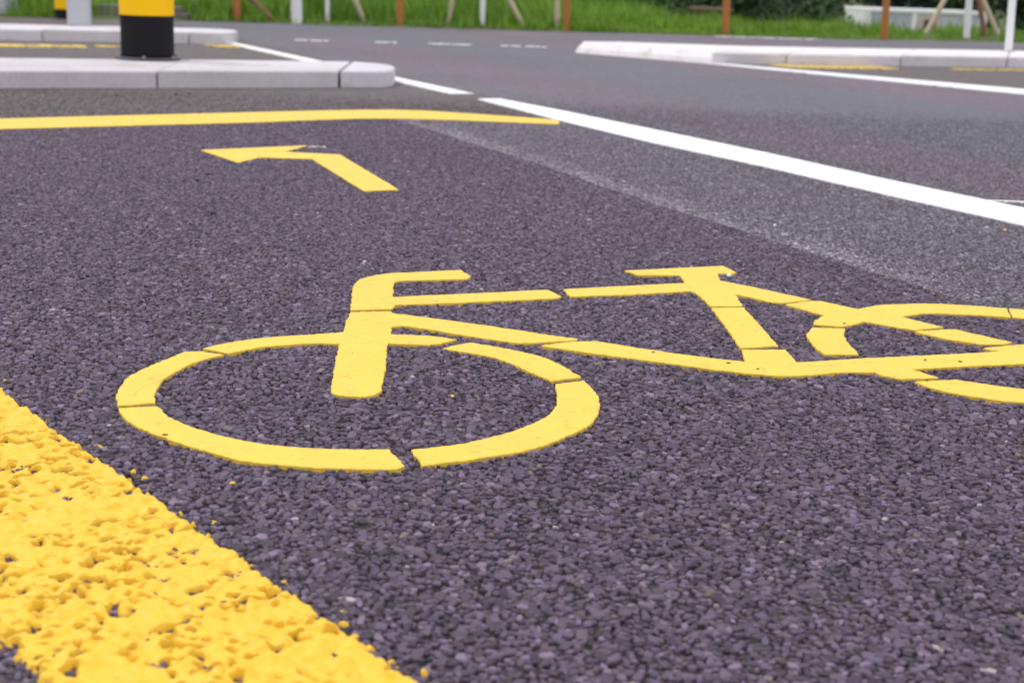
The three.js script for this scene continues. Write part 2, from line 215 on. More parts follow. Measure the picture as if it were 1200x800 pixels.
const BIKE_PIECES = [
  ['wheel_segment', [-0.5094,-1.8266,-0.5123,-1.8349,-0.5152,-1.8429,-0.5181,-1.8519,-0.521,-1.8631,-0.524,-1.8781,-0.5273,-1.8959,-0.5301,-1.9144,-0.5318,-1.9313,-0.5324,-1.9457,-0.532,-1.9587,-0.5306,-1.9715,-0.5283,-1.9855,-0.5246,-2.0014,-0.5195,-2.0183,-0.5139,-2.0355,-0.5084,-2.0522,-0.5032,-2.068,-0.4979,-2.0832,-0.4926,-2.0984,-0.4871,-2.114,-0.4628,-2.119,-0.4259,-2.1033,-0.4416,-2.0879,-0.4473,-2.0768,-0.4529,-2.0662,-0.4583,-2.0549,-0.4634,-2.0415,-0.4683,-2.0253,-0.4731,-2.0072,-0.4772,-1.9888,-0.48,-1.9716,-0.4813,-1.9554,-0.4813,-1.9395,-0.4807,-1.9249,-0.4799,-1.9123,-0.4789,-1.9023,-0.4775,-1.8943,-0.4759,-1.8871,-0.4741,-1.8794,-0.4721,-1.8711,-0.4699,-1.8627,-0.4676,-1.8543,-0.4654,-1.846]],
  ['wheel_segment', [-0.4584,-1.831,-0.4522,-1.8195,-0.4463,-1.8081,-0.44,-1.797,-0.4328,-1.7862,-0.4243,-1.7758,-0.4149,-1.7657,-0.4049,-1.756,-0.3948,-1.7468,-0.3843,-1.7382,-0.3735,-1.73,-0.3624,-1.7224,-0.3512,-1.7153,-0.3399,-1.7088,-0.3282,-1.7028,-0.3167,-1.6975,-0.3054,-1.693,-0.2944,-1.6895,-0.2837,-1.6868,-0.273,-1.6847,-0.2625,-1.6829,-0.252,-1.6815,-0.2416,-1.6805,-0.2312,-1.6798,-0.2209,-1.6794,-0.2105,-1.6794,-0.2001,-1.6796,-0.1899,-1.6801,-0.18,-1.6808,-0.1706,-1.6817,-0.1615,-1.6829,-0.1525,-1.6841,-0.1434,-1.6853,-0.1204,-1.6284,-0.1224,-1.6243,-0.1238,-1.62,-0.1266,-1.6162,-0.133,-1.6132,-0.1444,-1.6112,-0.1595,-1.61,-0.176,-1.6094,-0.1918,-1.6091,-0.2068,-1.6092,-0.2219,-1.6097,-0.2369,-1.6107,-0.2515,-1.6124,-0.2663,-1.6147,-0.2812,-1.6178,-0.2952,-1.6212,-0.3072,-1.6247,-0.3153,-1.6276,-0.3208,-1.6302,-0.3266,-1.6339,-0.3362,-1.6404,-0.3514,-1.6507,-0.3703,-1.664,-0.3903,-1.6786,-0.4087,-1.6928,-0.4253,-1.7068,-0.4414,-1.7213,-0.4562,-1.7355,-0.4687,-1.7487,-0.4784,-1.7608,-0.4857,-1.7722,-0.4913,-1.7825,-0.4962,-1.7916,-0.4998,-1.7989,-0.5019,-1.8047,-0.5034,-1.8099,-0.5053,-1.8154]],
  ['wheel_segment', [-0.1171,-1.6873,-0.1091,-1.6912,-0.101,-1.6951,-0.0929,-1.6991,-0.0847,-1.7034,-0.0768,-1.7075,-0.0689,-1.7115,-0.0606,-1.7164,-0.0515,-1.7228,-0.0409,-1.7315,-0.0292,-1.7418,-0.0175,-1.7531,-0.0066,-1.7644,0.0031,-1.7757,0.0122,-1.7874,0.0207,-1.7994,0.0285,-1.8113,0.0357,-1.8231,0.0422,-1.8349,0.048,-1.847,0.053,-1.8599,0.057,-1.8734,0.0602,-1.8874,0.0627,-1.9025,0.0644,-1.9195,0.0651,-1.939,0.0647,-1.9608,0.064,-1.9837,0.0635,-2.0068,0.1048,-2.032,0.1088,-2.0164,0.1129,-2.001,0.1167,-1.9859,0.1194,-1.9712,0.1211,-1.9569,0.1219,-1.9429,0.1221,-1.9294,0.122,-1.9164,0.1215,-1.9044,0.1206,-1.893,0.1192,-1.8816,0.1171,-1.8694,0.1148,-1.8564,0.1121,-1.8429,0.1083,-1.8288,0.1026,-1.8139,0.0943,-1.7976,0.0843,-1.7802,0.0734,-1.7632,0.0628,-1.7479,0.0529,-1.7345,0.0429,-1.7223,0.0325,-1.711,0.0213,-1.7005,0.0086,-1.6905,-0.0051,-1.6812,-0.0189,-1.6727,-0.0317,-1.6651,-0.0436,-1.6584,-0.0552,-1.6525,-0.0659,-1.6473,-0.0753,-1.6427,-0.0827,-1.639,-0.0887,-1.6361,-0.0942,-1.6334,-0.0999,-1.6307]],
  ['wheel_segment', [-0.1046,-2.1894,-0.0898,-2.2105,-0.0641,-2.2336,-0.0505,-2.226,-0.0369,-2.2186,-0.0236,-2.211,-0.0106,-2.2031,0.0021,-2.1948,0.0147,-2.1864,0.0266,-2.1774,0.0375,-2.1675,0.0473,-2.1569,0.056,-2.1458,0.0642,-2.1336,0.0722,-2.1197,0.08,-2.1037,0.0875,-2.0859,0.0946,-2.0677,0.1018,-2.0502,0.0593,-2.0236,0.0504,-2.0367,0.0416,-2.0498,0.0324,-2.0633,0.0227,-2.0775,0.0123,-2.0934,0.0014,-2.1105,-0.01,-2.1271,-0.0216,-2.1409,-0.0337,-2.1511,-0.0463,-2.1588,-0.0585,-2.1648,-0.0697,-2.1705,-0.0794,-2.1755,-0.0879,-2.1794,-0.0961,-2.183]],
  ['fork_panel', [-0.2739,-2.4153,-0.2072,-2.4326,-0.2036,-2.4188,-0.1272,-2.3885,-0.0289,-2.3467,0.0762,-2.2932,0.1056,-2.2826,0.1032,-2.2725,0.0704,-2.2619,0.035,-2.2443,0.0135,-2.2412,-0.0112,-2.2482,-0.0729,-2.2776,-0.139,-2.3146,-0.1777,-2.3297,-0.1973,-2.3206,-0.1925,-2.2694,-0.1863,-2.268,-0.1725,-2.2682,-0.1585,-2.2686,-0.1448,-2.2684,-0.1319,-2.267,-0.1201,-2.2638,-0.1091,-2.2594,-0.0984,-2.2544,-0.0876,-2.2497,-0.1107,-2.2212,-0.1298,-2.2074,-0.1369,-2.208,-0.1439,-2.2086,-0.1511,-2.2092,-0.1587,-2.2097,-0.167,-2.2099,-0.1756,-2.21,-0.1845,-2.21,-0.1932,-2.2101,-0.1832,-2.066,-0.1818,-2.038,-0.1803,-2.0096,-0.179,-1.9842,-0.1781,-1.965,-0.1776,-1.9538,-0.1775,-1.9482,-0.1777,-1.9449,-0.1781,-1.9411,-0.1787,-1.9361,-0.1794,-1.9316,-0.1805,-1.9274,-0.1823,-1.9234,-0.1846,-1.9194,-0.1874,-1.9156,-0.191,-1.9122,-0.196,-1.9099,-0.2032,-1.9087,-0.2123,-1.9084,-0.2213,-1.9089,-0.2284,-1.9099,-0.2329,-1.9116,-0.2359,-1.914,-0.2381,-1.9169,-0.2401,-1.9202,-0.2419,-1.9226,-0.2432,-1.9246,-0.2443,-1.9285,-0.2457,-1.9365,-0.2471,-1.9483,-0.2486,-1.963,-0.2503,-1.9826,-0.2525,-2.0092,-0.2556,-2.0459,-0.2592,-2.0919,-0.2633,-2.1433,-0.2674,-2.1953,-0.3024,-2.194,-0.3117,-2.1904,-0.3211,-2.1869,-0.3304,-2.1832,-0.3396,-2.1793,-0.3486,-2.1753,-0.3575,-2.1713,-0.3664,-2.1666,-0.3756,-2.1606,-0.3851,-2.1525,-0.3947,-2.143,-0.4044,-2.1331,-0.4139,-2.1235,-0.4221,-2.113,-0.4637,-2.1355,-0.4528,-2.1573,-0.4454,-2.165,-0.4381,-2.1729,-0.4303,-2.1808,-0.4212,-2.189,-0.4108,-2.1976,-0.3992,-2.2067,-0.3866,-2.2156,-0.3732,-2.2239,-0.358,-2.2315,-0.3413,-2.2387,-0.3249,-2.2454,-0.3103,-2.2516,-0.2986,-2.257,-0.2887,-2.2618,-0.2795,-2.2663,-0.2699,-2.271,-0.2742,-2.3546]],
  ['handlebar_panel', [-0.2765,-2.4313,-0.2844,-2.519,-0.2866,-2.5431,-0.289,-2.5685,-0.2912,-2.5926,-0.2928,-2.613,-0.2938,-2.6278,-0.2943,-2.6386,-0.2944,-2.6475,-0.2939,-2.6568,-0.2928,-2.6668,-0.2913,-2.6763,-0.2892,-2.6855,-0.2864,-2.6947,-0.283,-2.7038,-0.2789,-2.7127,-0.2741,-2.7214,-0.2685,-2.7297,-0.2619,-2.7373,-0.2544,-2.7444,-0.2465,-2.7513,-0.2387,-2.7584,-0.1698,-2.7879,-0.1049,-2.8153,-0.0827,-2.755,-0.0905,-2.7314,-0.2162,-2.6904,-0.2162,-2.6904,-0.2178,-2.6872,-0.2196,-2.6844,-0.2211,-2.6809,-0.2221,-2.6758,-0.2224,-2.6684,-0.2222,-2.6595,-0.2218,-2.6499,-0.2214,-2.6407,-0.2139,-2.5452,-0.1557,-2.571,-0.0496,-2.6098,0.0615,-2.6577,0.0876,-2.6013,0.0802,-2.5876,-0.0478,-2.5374,-0.1511,-2.5006,-0.2045,-2.4849,-0.2079,-2.4518]],
  ['chainstay_panel', [0.0456,-2.2304,0.1081,-2.267,0.1345,-2.2709,0.156,-2.2591,0.1774,-2.2474,0.1984,-2.236,0.2191,-2.2256,0.2396,-2.216,0.26,-2.2071,0.2796,-2.199,0.2978,-2.192,0.3141,-2.1863,0.3289,-2.1818,0.3431,-2.1777,0.3576,-2.1734,0.363,-2.2475,0.4343,-2.26,0.4379,-2.1811,0.5028,-2.2037,0.515,-2.2085,0.526,-2.2131,0.5394,-2.2182,0.5585,-2.2248,0.5865,-2.2336,0.621,-2.244,0.657,-2.2548,0.6895,-2.265,0.7167,-2.2741,0.7414,-2.2827,0.7652,-2.2912,0.7897,-2.2998,0.7767,-2.3069,0.7649,-2.3182,0.8437,-2.355,0.872,-2.352,0.88,-2.318,0.866,-2.282,0.84,-2.243,0.8004,-2.224,0.72,-2.2003,0.6112,-2.1634,0.6382,-2.1188,0.6142,-2.1112,0.5799,-2.1047,0.5554,-2.1187,0.5484,-2.1393,0.5326,-2.1364,0.5166,-2.1336,0.5011,-2.1306,0.487,-2.127,0.475,-2.1222,0.4646,-2.1167,0.4544,-2.1113,0.4433,-2.1069,0.4311,-2.1032,0.4185,-2.0999,0.4051,-2.0977,0.3907,-2.0973,0.3746,-2.0993,0.3571,-2.1031,0.3393,-2.108,0.3221,-2.1132,0.3066,-2.1186,0.292,-2.1247,0.2765,-2.1314,0.2581,-2.1391,0.2357,-2.1481,0.2104,-2.1581,0.1839,-2.1687,0.1576,-2.1794,0.1319,-2.1901,0.1061,-2.201,0.0799,-2.2121,0.0535,-2.2233]],
  ['saddle_panel', [0.2188,-2.8681,0.3217,-2.9138,0.4274,-2.9572,0.4458,-2.8896,0.4342,-2.8795,0.4048,-2.8759,0.4004,-2.8027,0.4529,-2.754,0.4877,-2.7173,0.5495,-2.6517,0.5207,-2.6322,0.4929,-2.6159,0.4713,-2.6166,0.4217,-2.6729,0.4125,-2.6752,0.4116,-2.5752,0.3528,-2.5642,0.3415,-2.6653,0.3319,-2.6928,0.2164,-2.6417,0.1023,-2.6045,0.0915,-2.6675,0.2055,-2.7155,0.3285,-2.7669,0.3263,-2.8409,0.243,-2.8292]],
  ['seat_tube_panel', [0.3527,-2.5508,0.4123,-2.5641,0.4206,-2.4131,0.4263,-2.2834,0.3627,-2.2596,0.3583,-2.4097]],
  ['rear_wheel_arc', [0.4938,-2.603,0.5492,-2.6421,0.5661,-2.642,0.6207,-2.584,0.6486,-2.6099,0.6543,-2.6145,0.6592,-2.6191,0.6657,-2.6238,0.6764,-2.6288,0.6932,-2.6349,0.7146,-2.6417,0.7371,-2.648,0.7571,-2.6524,0.7733,-2.6545,0.7877,-2.6551,0.8015,-2.6545,0.8161,-2.6534,0.8321,-2.6515,0.8487,-2.6487,0.865,-2.6454,0.8804,-2.6421,0.8939,-2.6395,0.906,-2.637,0.8898,-2.5604,0.8705,-2.5654,0.8509,-2.5684,0.8308,-2.5707,0.8091,-2.5723,0.7862,-2.5728,0.7646,-2.5721,0.7466,-2.5703,0.7333,-2.5667,0.7234,-2.5617,0.7154,-2.5561,0.708,-2.551,0.7013,-2.5466,0.6957,-2.5423,0.6907,-2.5381,0.6855,-2.5339,0.7151,-2.4934,0.7416,-2.4614,0.6828,-2.4315,0.6595,-2.4468,0.6096,-2.4847,0.5805,-2.453,0.5629,-2.4388,0.5137,-2.4477,0.5237,-2.4771,0.5478,-2.524,0.5166,-2.5671]],
  ['rear_wheel_arc', [0.5076,-2.4234,0.5025,-2.4108,0.4973,-2.3983,0.4926,-2.3861,0.489,-2.3744,0.4871,-2.3638,0.4863,-2.3539,0.486,-2.3438,0.4858,-2.3323,0.4855,-2.3186,0.4854,-2.3035,0.4856,-2.2886,0.4862,-2.2754,0.4876,-2.2645,0.4895,-2.255,0.4916,-2.2461,0.4936,-2.237,0.5481,-2.2469,0.5475,-2.3069,0.5481,-2.3231,0.5486,-2.3398,0.5494,-2.3562,0.5509,-2.3717,0.5535,-2.3856,0.5568,-2.3985,0.5605,-2.411,0.5641,-2.4239]],
  ['seat_stay_panel', [0.6808,-2.4219,0.7569,-2.4492,0.8288,-2.3657,0.8109,-2.3537,0.7715,-2.3444,0.7201,-2.3762]],
  ['rear_wheel_arc', [0.5953,-2.0906,0.6607,-2.1112,0.6607,-2.1112,0.6719,-2.1054,0.6831,-2.0996,0.6943,-2.094,0.7054,-2.0888,0.7159,-2.0839,0.7259,-2.0794,0.7368,-2.0752,0.75,-2.0714,0.7663,-2.0683,0.7849,-2.0656,0.8044,-2.0631,0.8234,-2.0605,0.7906,-1.9841,0.7738,-1.9873,0.7566,-1.9906,0.7401,-1.9939,0.7255,-1.9971,0.7139,-1.9998,0.7045,-2.002,0.6954,-2.0048,0.6846,-2.0093,0.6709,-2.0158,0.6555,-2.0239,0.6403,-2.033,0.6272,-2.0426,0.6173,-2.0528,0.6093,-2.0638,0.602,-2.0753]],
  ['rear_wheel_arc', [0.9105,-2.6383,0.9301,-2.6319,0.9492,-2.6242,0.9677,-2.6154,0.9858,-2.6055,1.003,-2.5945,1.02,-2.5824,1.036,-2.5693,1.051,-2.5553,1.065,-2.5403,1.078,-2.5245,1.09,-2.508,1.101,-2.4907,1.111,-2.4727,1.12,-2.4542,1.128,-2.4351,1.135,-2.4156,1.14,-2.3958,1.144,-2.3756,1.147,-2.3553,1.149,-2.3348,1.149,-2.3142,1.148,-2.2936,1.146,-2.2732,1.069,-2.2839,1.071,-2.2993,1.071,-2.3148,1.071,-2.3304,1.07,-2.3459,1.068,-2.3613,1.065,-2.3766,1.061,-2.3916,1.056,-2.4064,1.05,-2.4208,1.044,-2.4349,1.036,-2.4485,1.028,-2.4617,1.019,-2.4743,1.009,-2.4864,0.9985,-2.4978,0.9873,-2.5086,0.9754,-2.5186,0.963,-2.528,0.95,-2.5365,0.9365,-2.5443,0.9226,-2.5512,0.9083,-2.5572,0.8936,-2.5624]],
  ['rear_wheel_arc', [1.145,-2.2653,1.141,-2.2444,1.135,-2.2238,1.128,-2.2035,1.12,-2.1838,1.111,-2.1646,1.101,-2.146,1.089,-2.1282,1.076,-2.1111,1.062,-2.0949,1.047,-2.0796,1.032,-2.0653,1.015,-2.052,0.9975,-2.0398,0.9793,-2.0288,0.9604,-2.0189,0.9409,-2.0103,0.9209,-2.0029,0.9005,-1.9969,0.8797,-1.9921,0.8586,-1.9887,0.8374,-1.9867,0.8161,-1.986,0.7948,-1.9867,0.8264,-2.0637,0.8415,-2.0648,0.8566,-2.0667,0.8715,-2.0696,0.8863,-2.0733,0.9007,-2.078,0.9149,-2.0834,0.9287,-2.0897,0.9422,-2.0968,0.9552,-2.1047,0.9677,-2.1134,0.9796,-2.1228,0.991,-2.1328,1.002,-2.1436,1.012,-2.1549,1.021,-2.1668,1.03,-2.1793,1.038,-2.1923,1.045,-2.2057,1.051,-2.2195,1.057,-2.2337,1.061,-2.2482,1.065,-2.2629,1.068,-2.2778]]
];
{
  const g = thing('bicycle_marking', 'large yellow bicycle symbol of thermoplastic pieces laid on the asphalt', 'road marking', [0, 0, 0]);
  BIKE_PIECES.forEach(([name, flat], i) => {
    const pts = []; for (let k = 0; k < flat.length; k += 2) pts.push([flat[k], flat[k + 1]]);
    part(g, name, slab(ragged(pts, 0.0036, 0.0016, 300 + i), -0.0085, 0.0042, 0.0009), yellowSheet);
  });
}
solo('arrow_marking', slab(ragged([[-0.999, -4.611], [-0.694, -4.837], [-0.741, -4.64], [-0.562, -4.62], [-0.316, -3.892], [-0.404, -3.844], [-0.631, -4.485], [-0.79, -4.477], [-0.831, -4.337]], 0.01, 0.0015, 400), -0.0095, 0.0036, 0.0009), yellowFar, 'yellow left-turn arrow painted on the asphalt between bicycle symbol and stop line', 'road marking');
solo('stop_line', slab(ragged([[-5.2, -2.45], [-3.2, -3.98], [-1.766, -5.003], [-1.397, -5.257], [-0.989, -5.536], [-0.77, -5.72], [-0.62, -5.835], [-0.44, -5.89], [-0.25, -5.905], [-0.05, -5.895], [0.156, -5.885], [0.16, -6.06], [-0.1, -6.17], [-0.397, -6.27], [-0.55, -6.25], [-0.68, -6.19], [-0.86, -6.075], [-1.061, -5.931], [-1.492, -5.621], [-1.88, -5.334], [-3.35, -4.27], [-5.4, -2.7]], 0.012, 0.002, 410), -0.0095, 0.0036, 0.0009), yellowFar, 'long curved yellow line across the lane in front of the kerb', 'road marking');

// the broad band of agglomerate paint: a lumpy sheet with pits, crumbling along its edges
{
  const A = [-0.68, -1.879], B = [-0.074, -1.097], L = Math.hypot(B[0] - A[0], B[1] - A[1]), du = [(B[0] - A[0]) / L, (B[1] - A[1]) / L], dv = [-du[1], du[0]]; // v to the left of travel towards the viewer
  const W = 0.247, C = 0.0021, u0 = -1.9, u1 = 1.32, v0 = -0.03, v1 = W + 0.03;
  const cell = (u, v, k, s) => { // distance to the nearest of scattered lumps
    const x = u * k, y = v * k, i = Math.floor(x), j = Math.floor(y); let d = 9, h = 0;
    for (let a = -1; a <= 1; a++) for (let b = -1; b <= 1; b++) { const p = i + a + hash(i + a, j + b, s), q = j + b + hash(i + a, j + b, s + 1), e = Math.hypot(p - x, q - y) * (0.8 + 0.5 * hash(i + a, j + b, s + 2)); if (e < d) { d = e; h = hash(i + a, j + b, s + 3); } }
    return [d, h];
  };
  const height = (u, v) => {
    const [d1, h1] = cell(u, v, 62, 500), [d2, h2] = cell(u + 3, v, 120, 510);
    const lump = 0.0058 * (1 - d1 * d1 * 1.2) * (0.45 + 0.8 * h1) + 0.0026 * (1 - d2 * d2) * h2 + 0.004 * (fbm(u * 26, v * 26, 520) - 0.5);
    const body = 0.0008 + lump, edge = Math.min(v, W - v) + 0.008 * (fbm(u * 60, v * 60, 530) - 0.5) + 0.007 * (fbm(u * 18, v * 18, 531) - 0.5);
    let solid = sstep(-0.003, 0.003, edge);
    const pit = sstep(0.635, 0.665, vnoise(u * 150, v * 120, 540)) * sstep(0.43, 0.5, fbm(u * 22, v * 22, 541)) * sstep(0.2, 0.38, d1);
    solid *= 1 - pit;
    if (edge < -0.001) { const [d3, h3] = cell(u, v, 75, 550); const near = sstep(-0.026, -0.002, edge); if (h3 < 0.05 + 0.25 * near * near * near) solid = Math.max(solid, sstep(0.46, 0.2, d3) * (0.66 + 0.2 * h3)); }
    return -0.007 + (body + 0.007) * solid;
  };
  const nu = Math.round((u1 - u0) / C), nv = Math.round((v1 - v0) / C), pos = [], map = new Int32Array((nu + 1) * (nv + 1)).fill(-1), hs = new Float32Array((nu + 1) * (nv + 1)), idx = [];
  for (let i = 0; i <= nu; i++) for (let j = 0; j <= nv; j++) hs[i * (nv + 1) + j] = height(u0 + i * C, v0 + j * C);
  const vert = (i, j) => { const k = i * (nv + 1) + j; if (map[k] < 0) { map[k] = pos.length / 3; const u = u0 + i * C, v = v0 + j * C; pos.push(A[0] + du[0] * u + dv[0] * v, hs[k], A[1] + du[1] * u + dv[1] * v); } return map[k]; };
  for (let i = 0; i < nu; i++) for (let j = 0; j < nv; j++) {
    const k = i * (nv + 1) + j; if (Math.max(hs[k], hs[k + 1], hs[k + nv + 1], hs[k + nv + 2]) < -0.0062) continue;
    const a = vert(i, j), b = vert(i, j + 1), c = vert(i + 1, j), d = vert(i + 1, j + 1); idx.push(a, b, c, b, d, c);
  }
  const g = new THREE.BufferGeometry(); g.setAttribute('position', new THREE.Float32BufferAttribute(pos, 3)); g.setIndex(idx); g.computeVertexNormals();
  if (g.attributes.normal.getY(100) < 0) { for (let i = 0; i < idx.length; i += 3) { const t = idx[i]; idx[i] = idx[i + 1]; idx[i + 1] = t; } g.setIndex(idx); g.computeVertexNormals(); }
  solo('lane_band_marking', g, yellowBandMat, 'broad lumpy yellow paint band with pits and crumbling edges', 'road marking');
}
// white lines
const strip = (a, b, w0, w1, n = 30, amp = 0.006, seed = 600, s0 = 0, s1 = 0) => {
  const dx = b[0] - a[0], dz = b[1] - a[1], L = Math.hypot(dx, dz), nx = -dz / L, nz = dx / L;
  return slab(ragged([[a[0] + nx * w0 / 2 + dx / L * s0, a[1] + nz * w0 / 2 + dz / L * s0], [b[0] + nx * w1 / 2 + dx / L * s1, b[1] + nz * w1 / 2 + dz / L * s1], [b[0] - nx * w1 / 2, b[1] - nz * w1 / 2], [a[0] - nx * w0 / 2, a[1] - nz * w0 / 2]], 0.02, amp, seed), -0.0095, 0.0022, 0.0009);
};
solo('lane_line', slab(ragged([[-0.20, -7.0], [-0.10, -7.06], [0.214, -6.466], [0.865, -5.11], [1.145, -4.46], [1.39, -3.95], [2.55, -1.35], [2.37, -1.27], [1.275, -3.661], [1.058, -4.11], [0.797, -4.689], [0.482, -5.31], [0.15, -6.08], [-0.18, -6.93]], 0.014, 0.0025, 610), -0.0095, 0.0036, 0.0009), whiteLineMat, 'broad solid white line beside the bicycle lane', 'road marking');
solo('edge_line', strip([-2.5, -12.05], [-0.29, -7.3], 0.10, 0.13, 30, 0.004, 611), wornWhite, 'narrow white edge line running past the ends of the two left islands', 'road marking');
solo('edge_line', strip([1.40, -11.05], [3.9, -8.0], 0.12, 0.6, 30, 0.004, 612), wornWhite, 'white edge line running along the right-hand refuge with the slender post', 'road marking');
[[-1.9, -12.45, -1.62], [-1.24, -12.58, -1.06], [-0.8, -12.63, -0.43], [-0.185, -12.75, -0.02], [0.03, -12.78, 0.2]].forEach(([x, z, x2], i) => solo('centre_dash', strip([x, z], [x2, z - 0.02], 0.12, 0.12, 10, 0.006, 620 + i), fadedWhite, 'short white dash of the broken line on the crossing road', 'road marking', 'dashes of the broken white line'));
solo('far_edge_line', strip([2.2, -17.0], [3.4, -17.3], 0.16, 0.16, 10, 0.006, 630), fadedWhite, 'faint white line on the far side road behind the right island', 'road marking');
solo('white_tick', strip([1.30, -4.105], [1.52, -4.09], 0.022, 0.022, 10, 0.003, 631), fadedWhite, 'thin short white tick touching the broad white line', 'road marking');
solo('white_tick', strip([-0.69, -4.815], [-0.635, -4.83], 0.03, 0.02, 10, 0.003, 632), fadedWhite, 'thin white trace at the barb of the yellow arrow', 'road marking');
solo('crossing_bar', strip([-4.7, -9.62], [-3.02, -10.32], 0.42, 0.30, 10, 0.01, 640), wornYellow, 'worn yellow bar along the foot of the far left island', 'road marking', 'yellow crossing bars');
solo('crossing_bar', strip([-2.98, -10.42], [-2.62, -10.58], 0.2, 0.16, 10, 0.01, 641), wornYellow, 'small yellow bar behind the black and yellow bollard', 'road marking', 'yellow crossing bars');
solo('crossing_bar', slab([[-2.40, -11.18], [-2.12, -11.15], [-2.02, -10.85], [-2.22, -10.84]], -0.0095, 0.0036, 0.0009), wornYellow, 'small yellow patch at the rounded end of the far left island', 'road marking', 'yellow crossing bars');
solo('crossing_bar', strip([1.9, -11.0], [2.78, -11.36], 0.34, 0.42, 10, 0.01, 642), wornYellow, 'yellow bar at the foot of the right island', 'road marking', 'yellow crossing bars');
solo('crossing_bar', strip([3.3, -11.45], [4.6, -12.0], 0.12, 0.12, 10, 0.01, 643), wornYellow, 'thin yellow bar at the foot of the right island near the slender post', 'road marking', 'yellow crossing bars');
// grit lying loose on the paint and the road
{
  const R = rng(77), geos = [];
  const q = new THREE.IcosahedronGeometry(1, 0);
  for (const [x, z] of [[-0.39, -2.66], [-0.205, -2.595], [-0.42, -1.71], [-0.52, -2.26], [0.33, -2.16], [0.37, -2.13], [0.7, -2.22], [0.57, -2.46], [0.22, -2.21]]) { const g = q.clone(); g.rotateY(R() * 6); g.scale(0.0026 + R() * 0.0028, 0.0016, 0.0022 + R() * 0.002); g.translate(x, 0.0042, z); geos.push(g); }
  for (const [x, z] of [[-0.865, -3.937], [-0.861, -4.065], [-0.85, -4.99], [-0.71, -3.4], [-1.77, -6.48], [-1.55, -6.66], [-1.5, -6.7]]) { const g = q.clone(); g.rotateY(R() * 6); g.scale(0.008, 0.005, 0.007); g.translate(x, 0.003, z); geos.push(g); }
  const m = part(scene, 'loose_grit', mergeGeometries(geos), new THREE.MeshStandardMaterial({ color: rgb(0.05, 0.042, 0.045), roughness: 0.9 }));
  m.userData = { kind: 'stuff', label: 'dark grit scattered on the yellow bicycle symbol', category: 'grit' };
  const drops = [];
  for (const [x, z, r] of [[-0.307, -1.554, 0.004], [-0.079, -1.936, 0.004], [1.203, -3.581, 0.006], [0.25, -2.2, 0.002], [-0.55, -1.55, 0.003], [-0.15, -1.12, 0.003], [-0.62, -1.74, 0.003]]) { const g = q.clone(); g.scale(r, 0.002, r * 0.8); g.rotateY(R() * 6); g.translate(x, 0.0012, z); drops.push(g); }
  const d = part(scene, 'paint_drops', mergeGeometries(drops), yellowBandMat); d.userData = { kind: 'stuff', label: 'stray yellow paint drops on the dark asphalt', category: 'paint drops' };
}
const pebbleMat = new THREE.MeshStandardMaterial({ color: rgb(0.72, 0.7, 0.68), roughness: 0.8 });
for (const [x, z, r, l] of [[0.426, -2.862, 0.0055, 'small white pebble lying beside the saddle of the bicycle symbol'], [0.626, -3.52, 0.004, 'pale stone chip lying near the paving joint']]) {
  const g = new THREE.IcosahedronGeometry(1, 1), a = g.attributes.position; for (let i = 0; i < a.count; i++) { const k = 0.85 + 0.3 * vnoise(a.getX(i) * 2 + 9, a.getY(i) * 2 + a.getZ(i), 7); a.setXYZ(i, a.getX(i) * k * r, a.getY(i) * k * r * 0.7, a.getZ(i) * k * r); } g.computeVertexNormals();
  solo('pebble', g, pebbleMat, l, 'pebble', undefined, [x, r * 0.55, z]);
}

// ---------------------------------------------------------------- kerbed islands
const stoneTex = (base, s) => tex(512, 512, (i, j) => { const k = 0.86 + 0.16 * fbm(i / 512 * 9, j / 512 * 9, s) + 0.14 * (hash(i, j, s + 1) - 0.5) + 0.10 * (vnoise(i * 0.2, j * 0.2, s + 2) - 0.5), d = sstep(0.66, 0.8, fbm(i / 512 * 6 + 5, j / 512 * 6, s + 4)) * 0.3; return [base[0] * k * (1 - d * 0.6), base[1] * k * (1 - d * 0.7), base[2] * k * (1 - d)]; });
const kerbA = new THREE.MeshStandardMaterial({ map: stoneTex([0.84, 0.79, 0.86], 701), bumpMap: grain, bumpScale: 0.002, roughness: 0.8 });
const kerbB = new THREE.MeshStandardMaterial({ map: stoneTex([0.78, 0.74, 0.77], 721), bumpMap: grain, bumpScale: 0.002, roughness: 0.8 });
const kerbWhite = new THREE.MeshStandardMaterial({ map: stoneTex([0.86, 0.81, 0.83], 741), bumpMap: grain, bumpScale: 0.0015, roughness: 0.75 });
const kerbC = new THREE.MeshStandardMaterial({ map: stoneTex([0.80, 0.73, 0.80], 731), bumpMap: grain, bumpScale: 0.002, roughness: 0.8 });
const jointMat = new THREE.MeshStandardMaterial({ color: rgb(0.22, 0.20, 0.21), roughness: 1 });
const lerp2 = (a, b, t) => [a[0] + (b[0] - a[0]) * t, a[1] + (b[1] - a[1]) * t];
